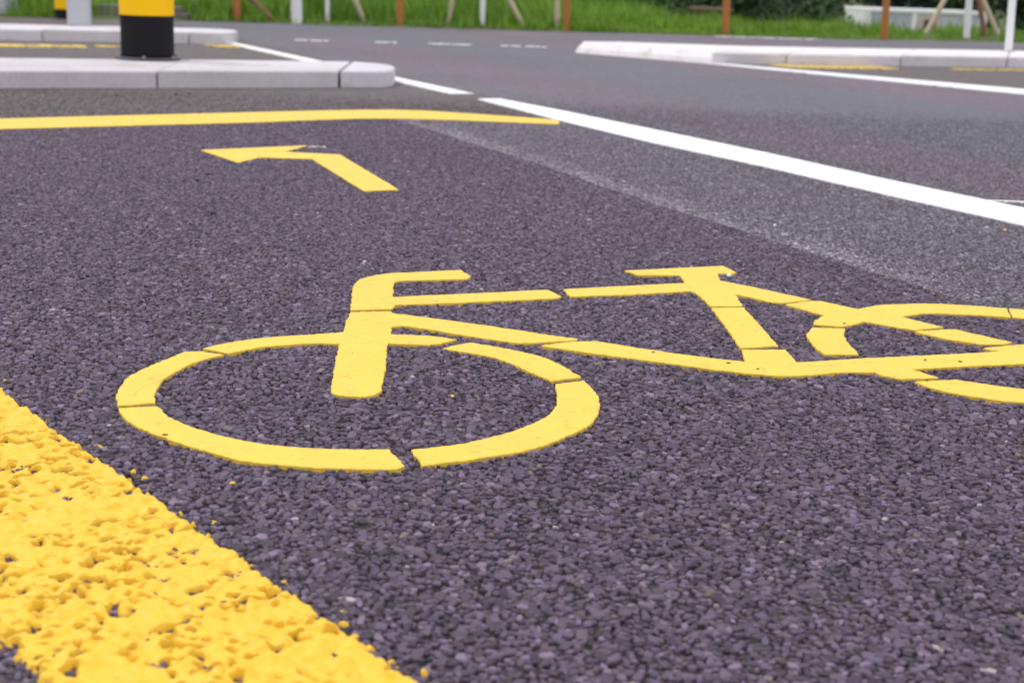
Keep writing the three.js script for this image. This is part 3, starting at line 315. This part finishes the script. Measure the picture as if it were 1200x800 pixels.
// an island of kerb stones: front line F0->F1, back line B0->B1, stones cut at the fractions in cuts, 8 mm joints
function island(name, label, F0, F1, B0, B1, cuts, nose, mats, h = 0.08) {
  const g = thing(name, label, 'traffic island');
  const LF = Math.hypot(F1[0] - F0[0], F1[1] - F0[1]), gap = 0.005 / LF;
  for (let i = 0; i < cuts.length - 1; i++) {
    const a = cuts[i] + (i ? gap : 0), b = cuts[i + 1] - (i < cuts.length - 2 || nose ? gap : 0), wob = (hash(i, name.length, 9) - 0.5) * 0.005;
    const deep = 0.34;
    for (const [w0, w1, nm] of [[0, deep, 'kerb_stone'], [deep, 1 - deep, 'paving_slab'], [1 - deep, 1, 'kerb_stone']]) {
      const e = 0.004, p = (t, w) => lerp2(lerp2(F0, F1, t), lerp2(B0, B1, t), w + (w > 0 && w < 1 ? (w === w0 ? e : -e) : 0));
      part(g, nm, slab([p(a, w0), p(b, w0), p(b, w1), p(a, w1)], -0.05, h + wob * (nm === 'kerb_stone' ? 1 : 0.6), nm === 'kerb_stone' ? 0.012 : 0.004), mats[(i + (w0 > 0 ? 1 : 0)) % mats.length]);
    }
  }
  if (nose) part(g, 'kerb_stone', slab(nose, -0.05, h + 0.001, 0.012), mats[0]);
  const inset = (t, w) => lerp2(lerp2(F0, F1, t), lerp2(B0, B1, t), w);
  part(g, 'mortar', slab([inset(cuts[0] + 0.002, 0.03), inset(0.999, 0.03), inset(0.999, 0.97), inset(cuts[0] + 0.002, 0.97)], -0.045, h - 0.012), jointMat);
  return g;
}
// near left island
{
  const F1 = [-0.915, -7.44], F0 = [-5.23, -5.16], B1 = [-0.95, -8.27], B0 = [-5.4, -6.44];
  island('kerbed_island', 'near pale stone traffic island carrying the large black and yellow bollard', F0, F1, B0, B1, [0, 0.198, 0.397, 0.596, 0.813, 1], [[-0.905, -7.446], [-0.74, -7.53], [-0.69, -7.60], [-0.665, -7.70], [-0.675, -7.95], [-0.71, -8.09], [-0.79, -8.20], [-0.94, -8.275]], [kerbA, kerbC, kerbA, kerbC, kerbB]);
}
// far left island
island('kerbed_island', 'far pale stone traffic island with a rounded end behind the bollard', [-7.4, -9.27], [-2.52, -11.26], [-7.6, -10.75], [-2.46, -12.05], [0, 0.2, 0.4, 0.6, 0.8, 1], [[-2.51, -11.264], [-2.36, -11.31], [-2.27, -11.38], [-2.23, -11.5], [-2.24, -11.75], [-2.30, -11.93], [-2.45, -12.055]], [kerbB, kerbA], 0.082);
// right island, its end painted white and sloping to the road
{
  const g = thing('kerbed_island', 'pale traffic island with a bright white sloping end, slender post on it', 'traffic island');
  const F = (t) => [1.40 + 2.68 * t, -11.0 - 1.155 * t], h = 0.078;
  for (let i = 0; i < 6; i++) {
    const a = i ? 0.22 + (i - 1) * 0.36 : 0, b = 0.22 + i * 0.36, e = 0.002, pa = F(a + (i ? e : 0)), pb = F(b - e), k = hash(i, 3, 5) * 0.004;
    part(g, 'kerb_stone', slab([pa, pb, [pb[0] + 0.10, pb[1] - 0.3], [pa[0] + 0.10, pa[1] - 0.3]], -0.05, h + k, 0.012), i % 2 ? kerbA : kerbB);
    part(g, 'paving_slab', slab([[pa[0] + 0.104, pa[1] - 0.308], [pb[0] + 0.104, pb[1] - 0.308], [pb[0] + 0.5, pb[1] - 1.5], [pa[0] + 0.5, pa[1] - 1.5]], -0.05, h + k * 0.5, 0.004), kerbWhite);
  }
  part(g, 'mortar', slab([[1.46, -11.06], [7.9, -13.85], [8.3, -15.1], [1.9, -12.4]], -0.045, h - 0.012), jointMat);
  // white end: a wedge whose side slopes outwards to the road
  const base = [[0.40, -12.02], [0.44, -11.96], [1.388, -10.985], [1.9, -12.47], [0.8, -12.42], [0.43, -12.25]], top = [[0.56, -12.03], [0.64, -11.95], [1.44, -11.12], [1.89, -12.45], [0.82, -12.38], [0.50, -12.22]];
  const pos = [], n = base.length, tri = (a, b, c) => pos.push(...a, ...b, ...c), lo = (i) => [base[i % n][0], -0.04, base[i % n][1]], mi = (i) => [base[i % n][0] * 0.6 + top[i % n][0] * 0.4, 0.036, base[i % n][1] * 0.6 + top[i % n][1] * 0.4], hi = (i) => [top[i % n][0], h + 0.003, top[i % n][1]];
  for (let i = 0; i < n; i++) { tri(lo(i), lo(i + 1), mi(i)); tri(lo(i + 1), mi(i + 1), mi(i)); tri(mi(i), mi(i + 1), hi(i)); tri(mi(i + 1), hi(i + 1), hi(i)); if (i > 0 && i < n - 1) tri(hi(0), hi(i), hi(i + 1)); }
  const q = new THREE.BufferGeometry(); q.setAttribute('position', new THREE.Float32BufferAttribute(pos, 3)); q.setAttribute('uv', new THREE.Float32BufferAttribute(Array.from({ length: pos.length / 3 }, (_, i) => [pos[i * 3], pos[i * 3 + 2]]).flat(), 2)); q.computeVertexNormals();
  const m = part(g, 'white_kerb_end', q, kerbWhite); m.userData.label = 'bright white sloping kerb end';
}

// ---------------------------------------------------------------- bollards, poles, posts
const lathe = (pts, n = 40) => new THREE.LatheGeometry(pts.map(([r, y]) => new THREE.Vector2(r, y)), n);
const bollardYellow = new THREE.MeshPhysicalMaterial({ color: rgb(0.98, 0.565, 0.001), roughness: 0.55, specularIntensity: 0.5 });
const bollardBlack = new THREE.MeshPhysicalMaterial({ color: rgb(0.006, 0.0055, 0.008), roughness: 0.5, specularIntensity: 0.45 });
const flangeMat = new THREE.MeshStandardMaterial({ color: rgb(0.09, 0.085, 0.10), roughness: 0.6 });
const boltMat = new THREE.MeshStandardMaterial({ color: rgb(0.35, 0.35, 0.37), metalness: 0.8, roughness: 0.45 });
function bollard(pos, label, black = 0.212) {
  const g = thing('traffic_bollard', label, 'bollard', pos, 'black and yellow bollards');
  part(g, 'foot_plate', lathe([[0, 0], [0.172, 0], [0.172, 0.006], [0.166, 0.009], [0.15, 0.010], [0, 0.010]]), flangeMat);
  for (let i = 0; i < 6; i++) { const b = part(g, 'bolt', new THREE.CylinderGeometry(0.009, 0.009, 0.012, 6), boltMat); b.position.set(Math.cos(i * 1.047 + 0.4) * 0.16, 0.014, Math.sin(i * 1.047 + 0.4) * 0.16); }
  part(g, 'black_sleeve', lathe([[0, 0.010], [0.137, 0.010], [0.1375, 0.02], [0.1375, black - 0.004], [0.135, black], [0, black]]), bollardBlack);
  part(g, 'yellow_body', lathe([[0, black + 0.0005], [0.139, black + 0.0005], [0.141, black + 0.004], [0.1415, 0.75], [0.138, 0.80], [0.12, 0.845], [0.085, 0.872], [0.04, 0.884], [0, 0.886]]), bollardYellow);
  return g;
}
bollard([-1.975, 0.0835, -7.86], 'large yellow bollard with a black foot standing on the near left island', 0.222);
bollard([-4.62, ROAD_Y + 0.0005, -15.25], 'distant yellow and black bollard half hidden behind the grey pole', 0.10);
const galv = new THREE.MeshStandardMaterial({ color: rgb(0.50, 0.52, 0.55), roughness: 0.5, metalness: 0.25 });
const whitePost = new THREE.MeshStandardMaterial({ color: rgb(0.78, 0.79, 0.80), roughness: 0.5 });
{
  const g = thing('signal_pole', 'thick light grey steel pole standing on the far left island', 'pole', [-3.475, 0.0855, -11.72]);
  part(g, 'shaft', lathe([[0, 0], [0.092, 0], [0.092, 1.2], [0.085, 1.23], [0.06, 2.4], [0, 2.4]], 28), galv);
  part(g, 'access_door', slab([[-0.035, 0.0925], [0.035, 0.0925], [0.035, 0.08], [-0.035, 0.08]], 0.5, 0.82), galv);
  const c = thing('grey_cabinet', 'light grey steel cabinet at the far left road edge', 'cabinet', [-5.76, ROAD_Y, -15.9]);
  part(c, 'plinth', slab([[-0.33, -0.16], [0.33, -0.16], [0.33, 0.16], [-0.33, 0.16]], 0, 0.022, 0.003), flangeMat);
  part(c, 'housing', slab([[-0.34, -0.17], [0.34, -0.17], [0.34, 0.17], [-0.34, 0.17]], 0.0222, 1.05, 0.008), galv);
  for (const s of [-1, 1]) { const d = part(c, 'door', slab([[-0.16, -0.008], [0.16, -0.008], [0.16, 0.008], [-0.16, 0.008]], 0.06, 1.0, 0.003), galv); d.position.set(s * 0.165, 0, 0.176); part(d, 'handle', slab([[-0.01, -0.012], [0.01, -0.012], [0.01, 0.012], [-0.01, 0.012]], 0.5, 0.6, 0.003), flangeMat).position.set(-s * 0.12, 0, 0.018); }
}
// low stone wall end at the road edge
{
  const g = thing('low_stone_wall', 'low brown-grey stone block wall at the far road edge behind the bollard', 'wall', [-4.16, -0.004, -16.25]);
  const wallMat = [[0.20, 0.17, 0.17], [0.25, 0.22, 0.215], [0.17, 0.15, 0.145]].map((c, i) => new THREE.MeshStandardMaterial({ map: stoneTex(c, 760 + i * 9), roughness: 0.95 }));
  const R = rng(31);
  for (let row = 0; row < 2; row++) { let x = -0.62; while (x < 0.5 - row * 0.06) { const w = 0.16 + R() * 0.16, d = 0.13; part(g, 'stone_block', slab([[x, -d], [x + w - 0.008, -d], [x + w - 0.008, d + R() * 0.015], [x, d + R() * 0.015]], row * 0.072, row * 0.072 + 0.066 + R() * 0.004, 0.01), wallMat[(R() * 3) | 0]); x += w; } }
  part(g, 'wall_core', slab([[-0.6, -0.11], [0.44, -0.11], [0.44, 0.11], [-0.6, 0.11]], 0.002, 0.13), jointMat);
}
const rustTex = tex(64, 256, (i, j) => { const k = 0.75 + 0.5 * fbm(i * 0.12, j * 0.05, 801); return [0.42 * k, 0.165 * k, 0.045 * k]; });
const rustMat = new THREE.MeshStandardMaterial({ map: rustTex, roughness: 0.9 });
const woodMat = new THREE.MeshStandardMaterial({ map: tex(64, 256, (i, j) => { const k = 0.7 + 0.6 * fbm(i * 0.3, j * 0.03, 811); return [0.58 * k, 0.47 * k, 0.36 * k]; }), roughness: 0.9 });
const brownWood = new THREE.MeshStandardMaterial({ map: tex(64, 256, (i, j) => { const k = 0.7 + 0.6 * fbm(i * 0.3, j * 0.03, 821); return [0.24 * k, 0.12 * k, 0.07 * k]; }), roughness: 0.9 });
const LEAN = 2.0 * D2R;
const CLEAR = []; // where a post stands the grass is trodden down
[[-3.137, -16.45, 0.045, 'rust-brown post beside the dark slanting brace'], [-1.36, -16.6, 0.036, 'slim rust-brown post in tall grass between two leaning pale stakes'], [0.497, -17.1, 0.038, 'rust-brown post beside the tan upright stake'], [2.37, -17.55, 0.044, 'rust-brown post standing in front of the dark shrubs'], [4.372, -18.15, 0.043, 'rust-brown post standing in front of the white container']].forEach(([x, z, r, label]) => {
  CLEAR.push([x, z, r]);
  const y = terrainY(x, z);
  const g = thing('verge_post', label, 'post', [x, y - 0.03, z], 'rust-brown posts along the verge');
  part(g, 'shaft', lathe([[0, 0], [r, 0], [r * 0.97, 1.36], [0, 1.36]], 20), rustMat); part(g, 'post_cap', lathe([[0, 1.3605], [r * 1.06, 1.3605], [r * 1.06, 1.385], [r * 0.6, 1.405], [0, 1.41]], 20), rustMat); g.rotation.z = LEAN;
});
{
  const g = thing('delineator_post', 'white road delineator post in the grass beside the brown brace', 'post', [-2.484, terrainY(-2.484, -16.45) - 0.02, -16.45]);
  CLEAR.push([-2.484, -16.45, 0.06], [5.646, -19.1, 0.045]);
  part(g, 'body', slab([[-0.06, -0.03], [0.06, -0.03], [0.05, 0.04], [0, 0.055], [-0.05, 0.04]], 0, 0.95, 0.006), whitePost); g.rotation.z = LEAN;
  const p = thing('slender_post', 'slender white post standing on the right-hand island', 'post', [4.33, 0.0795, -13.35]);
  part(p, 'base_plate', lathe([[0, 0], [0.055, 0], [0.055, 0.008], [0, 0.008]], 20), galv); part(p, 'shaft', lathe([[0, 0.0085], [0.033, 0.0085], [0.033, 2.2], [0.02, 2.215], [0, 2.22]], 20), whitePost); p.rotation.z = LEAN;
  const q = thing('slender_post', 'white post standing in the grass in front of the white container', 'post', [5.646, terrainY(5.646, -19.1) - 0.02, -19.1]);
  part(q, 'shaft', lathe([[0, 0], [0.042, 0], [0.042, 1.5], [0, 1.5]], 20), whitePost); part(q, 'post_cap', lathe([[0, 1.5005], [0.046, 1.5005], [0.046, 1.52], [0, 1.535]], 20), whitePost); q.rotation.z = LEAN;
}
// stakes: from a foot to a head, each its own
[['pale wooden stake leaning among the tall grass', woodMat, -0.82, 0.277, -0.838, 0.164, -17.2, 0.03], ['pale upright stake among the tall grass', whitePost, -0.468, 0.303, -0.47, 0.031, -17.1, 0.034], ['pale wooden stake leaning among the tall grass', woodMat, -0.16, 0.3, -0.081, 0.159, -17.4, 0.032], ['tan upright stake beside a rust-brown post', woodMat, 0.385, 0.326, 0.397, 0.027, -17.5, 0.032], ['pale wooden stake leaning among the tall grass', woodMat, -2.602, 0.215, -2.613, 0.113, -17.0, 0.034], ['pale upright stake among the tall grass', whitePost, -2.196, 0.242, -2.195, 0, -16.8, 0.028], ['pale wooden stake leaning among the tall grass', woodMat, -1.898, 0.249, -1.794, 0.026, -16.9, 0.034],
  ['dark brown slanting brace next to a rust-brown post', brownWood, -2.981, 0.224, -2.742, -0.002, -16.55, 0.036], ['pale slanting stake in front of the white container', woodMat, 5.513, 0.483, 5.352, 0.121, -19.8, 0.035], ['brown slanting stake beside the white post in the grass', brownWood, 5.898, 0.496, 6.037, 0.037, -19.6, 0.033], ['tan slanting stake at the end of the white container', woodMat, 6.04, 0.501, 6.22, 0.184, -19.9, 0.036]].forEach(([label, mat, x1, y1, x0, y0, z, r]) => {
  CLEAR.push([x0, z, r]);
  const sx = (x1 - x0) / (y1 - y0), gy = terrainY(x0, z) - 0.03, fx = x0 + sx * (gy - y0), top = 1.15, hx = fx + sx * (top - gy), len = Math.hypot(hx - fx, top - gy);
  const m = solo('tree_stake', lathe([[0, -0.01], [r * 0.9, 0], [r, 0.05], [r, len - 0.015], [r * 0.85, len], [0, len]], 14), mat, label, 'stake', 'stakes in the verge', [fx, gy, z]);
  m.rotation.z = -Math.atan2(hx - fx, top - gy);
});
// ---------------------------------------------------------------- white container on the lower ground
{
  const gy = -2.36, g = thing('site_container', 'long white container standing on lower ground behind the grass', 'container', [10.49, gy, -46]);
  const H = 2.42, Lc = 3.9, wall = new THREE.MeshStandardMaterial({ map: stoneTex([0.52, 0.56, 0.60], 850), roughness: 0.6 }), trim = new THREE.MeshStandardMaterial({ color: rgb(0.82, 0.83, 0.83), roughness: 0.5 }), tan = new THREE.MeshStandardMaterial({ map: stoneTex([0.55, 0.47, 0.41], 860), roughness: 0.7 }), dark = new THREE.MeshStandardMaterial({ color: rgb(0.10, 0.06, 0.05), roughness: 0.35 });
  const bx = (x0, x1, y0, y1, z0, z1, b = 0.01) => slab([[x0, z0], [x1, z0], [x1, z1], [x0, z1]], y0, y1, b);
  part(g, 'body', bx(0.05, Lc - 0.05, 0.15, H - 0.1, -2.3, -0.03), wall);
  part(g, 'roof', bx(-0.02, Lc + 0.02, H - 0.098, H, -2.36, 0.03, 0.02), trim);
  part(g, 'floor_frame', bx(0, Lc, 0, 0.148, -2.34, 0.01, 0.02), trim);
  for (const [x, z] of [[0, -0.02], [Lc - 0.12, -0.02], [0, -2.33], [Lc - 0.12, -2.33]]) part(g, 'corner_post', bx(x, x + 0.12, 0.149, H - 0.099, z - 0.1 + 0.1, z + 0.04), trim);
  part(g, 'end_panel', bx(-0.012, 0.048, 0.16, H - 0.11, -2.2, -0.06), trim);
  part(g, 'divider', bx(1.46, 1.62, 0.15, H - 0.1, -0.028, 0.012), trim);
  for (let i = 0; i < 11; i++) part(g, 'wall_rib', bx(0.16 + i * 0.115, 0.21 + i * 0.115, 0.16, H - 0.11, -0.028, 0.0, 0.004), wall);
  part(g, 'cladding_panel', bx(1.63, 2.42, 0.15, H - 0.1, -0.028, 0.004), tan);
  const w = part(g, 'window', bx(1.86, 2.24, H - 0.72, H - 0.3, 0.0045, 0.018, 0.004), dark); part(w, 'window_sill', bx(1.82, 2.28, H - 0.76, H - 0.7205, 0.0045, 0.05, 0.004), trim);
  g.rotation.y = 0.16;
}
// brownish shed half hidden in the shrubs
{
  const g = thing('wooden_hut', 'small brown wooden hut half hidden between the dark shrubs', 'hut', [3.18, -1.38, -25.2]);
  const plank = [0, 1].map((i) => new THREE.MeshStandardMaterial({ map: stoneTex([[0.19, 0.11, 0.095], [0.24, 0.15, 0.13]][i], 870 + i * 9), roughness: 0.9 }));
  for (let i = 0; i < 9; i++) part(g, 'plank', slab([[i * 0.17 - 0.78, -0.015], [i * 0.17 - 0.618, -0.015], [i * 0.17 - 0.618, 0.015], [i * 0.17 - 0.78, 0.015]], 0, 2.28, 0.004), plank[i % 2]);
  part(g, 'hut_body', slab([[-0.77, -1.4], [0.74, -1.4], [0.74, -0.018], [-0.77, -0.018]], 0, 2.25), plank[0]);
  part(g, 'roof', slab([[-0.9, -1.5], [0.88, -1.5], [0.88, 0.12], [-0.9, 0.12]], 2.285, 2.35, 0.01), plank[0]);
  g.scale.set(0.36, 0.67, 0.6);
}
// ---------------------------------------------------------------- vegetation
const leafMats = [[0.065, 0.13, 0.03], [0.09, 0.17, 0.035], [0.042, 0.085, 0.03], [0.026, 0.055, 0.042]].map((c) => new THREE.MeshStandardMaterial({ color: rgb(...c), roughness: 0.7 }));
const bark = new THREE.MeshStandardMaterial({ map: tex(64, 128, (i, j) => { const k = 0.6 + 0.8 * fbm(i * 0.2, j * 0.08, 901); return [0.12 * k, 0.095 * k, 0.07 * k]; }), roughness: 1 });
function crownGeo(seed, n, leaf, rx, ry, rz, cy) { // clumps of small leaf faces, gaps between
  const R = rng(seed), pos = [], a = new THREE.Vector3(), b = new THREE.Vector3(), c = new THREE.Vector3();
  const clumps = Array.from({ length: 46 }, () => { const t = R() * 6.283, u = R() * 2 - 1, r = 0.55 + 0.42 * R(), q = Math.sqrt(1 - u * u); return [Math.cos(t) * q * r * rx, cy + u * r * ry, Math.sin(t) * q * r * rz, 0.16 + 0.16 * R()]; });
  for (let i = 0; i < n; i++) {
    const k = clumps[(R() * clumps.length) | 0], t = R() * 6.283, u = R() * 2 - 1, r = Math.cbrt(R()) * k[3], q = Math.sqrt(1 - u * u);
    a.set(k[0] + Math.cos(t) * q * r * rx * 1.1, k[1] + u * r * ry, k[2] + Math.sin(t) * q * r * rz * 1.1);
    b.set(R() - 0.5, R() - 0.5, R() - 0.5).normalize().multiplyScalar(leaf * (0.7 + 0.6 * R())); c.set(R() - 0.5, R() - 0.5, R() - 0.5).cross(b).normalize().multiplyScalar(leaf * 0.38);
    const p = [a.clone().sub(b), a.clone().add(c), a.clone().add(b), a.clone().sub(c)];
    for (const m of [0, 1, 2, 0, 2, 3]) pos.push(p[m].x, p[m].y, p[m].z);
  }
  const g = new THREE.BufferGeometry(); g.setAttribute('position', new THREE.Float32BufferAttribute(pos, 3)); g.computeVertexNormals(); return g;
}
function trunkGeo(seed, h, r) {
  const R = rng(seed), gs = [];
  const limb = (p0, p1, r0, r1) => { const d = new THREE.Vector3().subVectors(p1, p0), g = new THREE.CylinderGeometry(r1, r0, d.length(), 7); g.translate(0, d.length() / 2, 0); g.applyQuaternion(new THREE.Quaternion().setFromUnitVectors(new THREE.Vector3(0, 1, 0), d.clone().normalize())); g.translate(p0.x, p0.y, p0.z); gs.push(g); };
  const top = new THREE.Vector3((R() - 0.5) * 0.2, h * 0.8, (R() - 0.5) * 0.2); limb(new THREE.Vector3(0, -0.1, 0), top, r, r * 0.35);
  for (let i = 0; i < 7; i++) { const t = 0.2 + R() * 0.7, p = top.clone().multiplyScalar(t), an = R() * 6.28; limb(p, p.clone().add(new THREE.Vector3(Math.cos(an) * h * 0.24, h * (0.1 + 0.12 * R()), Math.sin(an) * h * 0.24)), r * 0.4, r * 0.12); }
  return mergeGeometries(gs);
}
const shrubCrowns = [0, 1, 2].map((i) => crownGeo(910 + i, 5200, 0.075, 1.25, 1.35, 1.1, 1.3)), shrubTrunk = trunkGeo(920, 2.2, 0.06);
const treeCrowns = [0, 1].map((i) => crownGeo(930 + i, 7000, 0.2, 3.2, 4.4, 3.0, 4.5)), treeTrunk = trunkGeo(940, 8.5, 0.24);
[[0.2, -28.5, 1.0, 0], [1.8, -27.0, 1.25, 2], [3.3, -27.6, 1.2, 0], [3.9, -28.8, 1.3, 2], [4.55, -27.4, 1.15, 2], [4.9, -29.8, 1.1, 0], [-1.6, -29.5, 1.0, 1], [-3.6, -28.5, 1.1, 0], [-5.6, -27.6, 1.1, 1], [-7.8, -27, 1.2, 2], [14.6, -35, 1.2, 1]].forEach(([x, z, s, m], i) => {
  const l = ['mid green leafy shrub behind the verge', 'light green leafy shrub behind the verge', 'dark green dense shrub behind the verge'][m];
  const g = thing('leafy_shrub', l, 'shrub', [x, terrainY(x, z), z], 'shrubs behind the verge'); part(g, 'crown', shrubCrowns[i % 3], leafMats[m]); part(g, 'trunk', shrubTrunk, bark);
  g.scale.set(s, s * (0.9 + 0.25 * hash(i, 1, 3)), s); g.rotation.y = i * 1.9;
});
for (let i = 0; i < 18; i++) {
  const x = -26 + i * 3.9 + (hash(i, 2, 8) - 0.5) * 3, z = -66 - hash(i, 5, 8) * 14, s = 0.9 + 0.5 * hash(i, 7, 8);
  const g = thing('woodland_tree', 'dark blue-green tree in the wood beyond the lower field', 'tree', [x, terrainY(x, z), z], 'trees of the distant wood'); part(g, 'crown', treeCrowns[i % 2], leafMats[i % 3 ? 3 : 2]); part(g, 'trunk', treeTrunk, bark); g.scale.setScalar(s); g.rotation.y = i * 2.3;
}
// grass: tall and bright on the verge
{
  const blade = new THREE.BufferGeometry(), p = [], idx = [], N = 4;
  for (let k = 0; k <= N; k++) { const t = k / N, w = 0.5 * (1 - t * t) + 0.02; p.push(-w, t, 0.35 * t * t, w, t, 0.35 * t * t); if (k < N) { const a = k * 2; idx.push(a, a + 1, a + 2, a + 1, a + 3, a + 2); } }
  blade.setAttribute('position', new THREE.Float32BufferAttribute(p, 3)); blade.setIndex(idx); blade.computeVertexNormals();
  const R = rng(55), mats = [], cols = [], M = new THREE.Matrix4(), Q = new THREE.Quaternion(), E = new THREE.Euler();
  for (let i = 0; i < 95000; i++) {
    const x = -9.5 + R() * 20, past = Math.pow(R(), 1.5) * 8.5 + 0.02, z = edgeZ(x) - past, u = R(), v = R(), w = R(), c = R(), d = R();
    const patch = fbm(x * 1.7, z * 1.7, 951), tall = x < 1.0 ? 1 : 1 - 0.5 * sstep(1.0, 2.2, x) - 0.12 * sstep(4.6, 5.2, x);
    if (CLEAR.some(([a, b, r]) => Math.abs(x - a * z / b) < r + 0.03 + 0.05 * w && z > b - 0.06 && u > 0.12)) continue;
    if (x > -6.3 && x < -5.35 && z > -16.3) continue;
    if (x > -4.75 && x < -3.55 && past < 0.45) continue;
    const h = (0.08 + 0.62 * patch * patch * (0.5 + 0.9 * u)) * tall * (0.35 + 0.65 * sstep(0, 0.7, past)) * (v > 0.97 ? 1.8 : 1);
    E.set((v - 0.5) * 0.7, u * 6.283, (w - 0.5) * 0.7); Q.setFromEuler(E);
    M.compose(new THREE.Vector3(x, terrainY(x, z) - 0.01, z), Q, new THREE.Vector3(0.007 + 0.009 * w, h, h)); for (let q = 0; q < 16; q++) mats.push(M.elements[q]);
    const tone = mix3([0.055, 0.19, 0.006], [0.27, 0.46, 0.018], clamp(0.2 + 0.9 * c * fbm(x * 0.9 + 4, z * 0.9, 961) * 1.6)), dry = d > 0.96 ? 0.6 : 0; const k = mix3(tone, [0.34, 0.30, 0.13], dry); cols.push(...k);
  }
  const im = new THREE.InstancedMesh(blade, new THREE.MeshPhysicalMaterial({ color: 0xffffff, roughness: 0.7, transmission: 0.3, thickness: 0 }), cols.length / 3);
  im.instanceMatrix.array.set(mats); im.instanceColor = new THREE.InstancedBufferAttribute(new Float32Array(cols), 3); im.name = 'verge_grass'; im.castShadow = im.receiveShadow = true;
  im.userData = { kind: 'stuff', label: 'tall bright green grass of the verge along the far road edge', category: 'grass' }; scene.add(im);
}
shade(scene);
renderer.render(scene, camera);
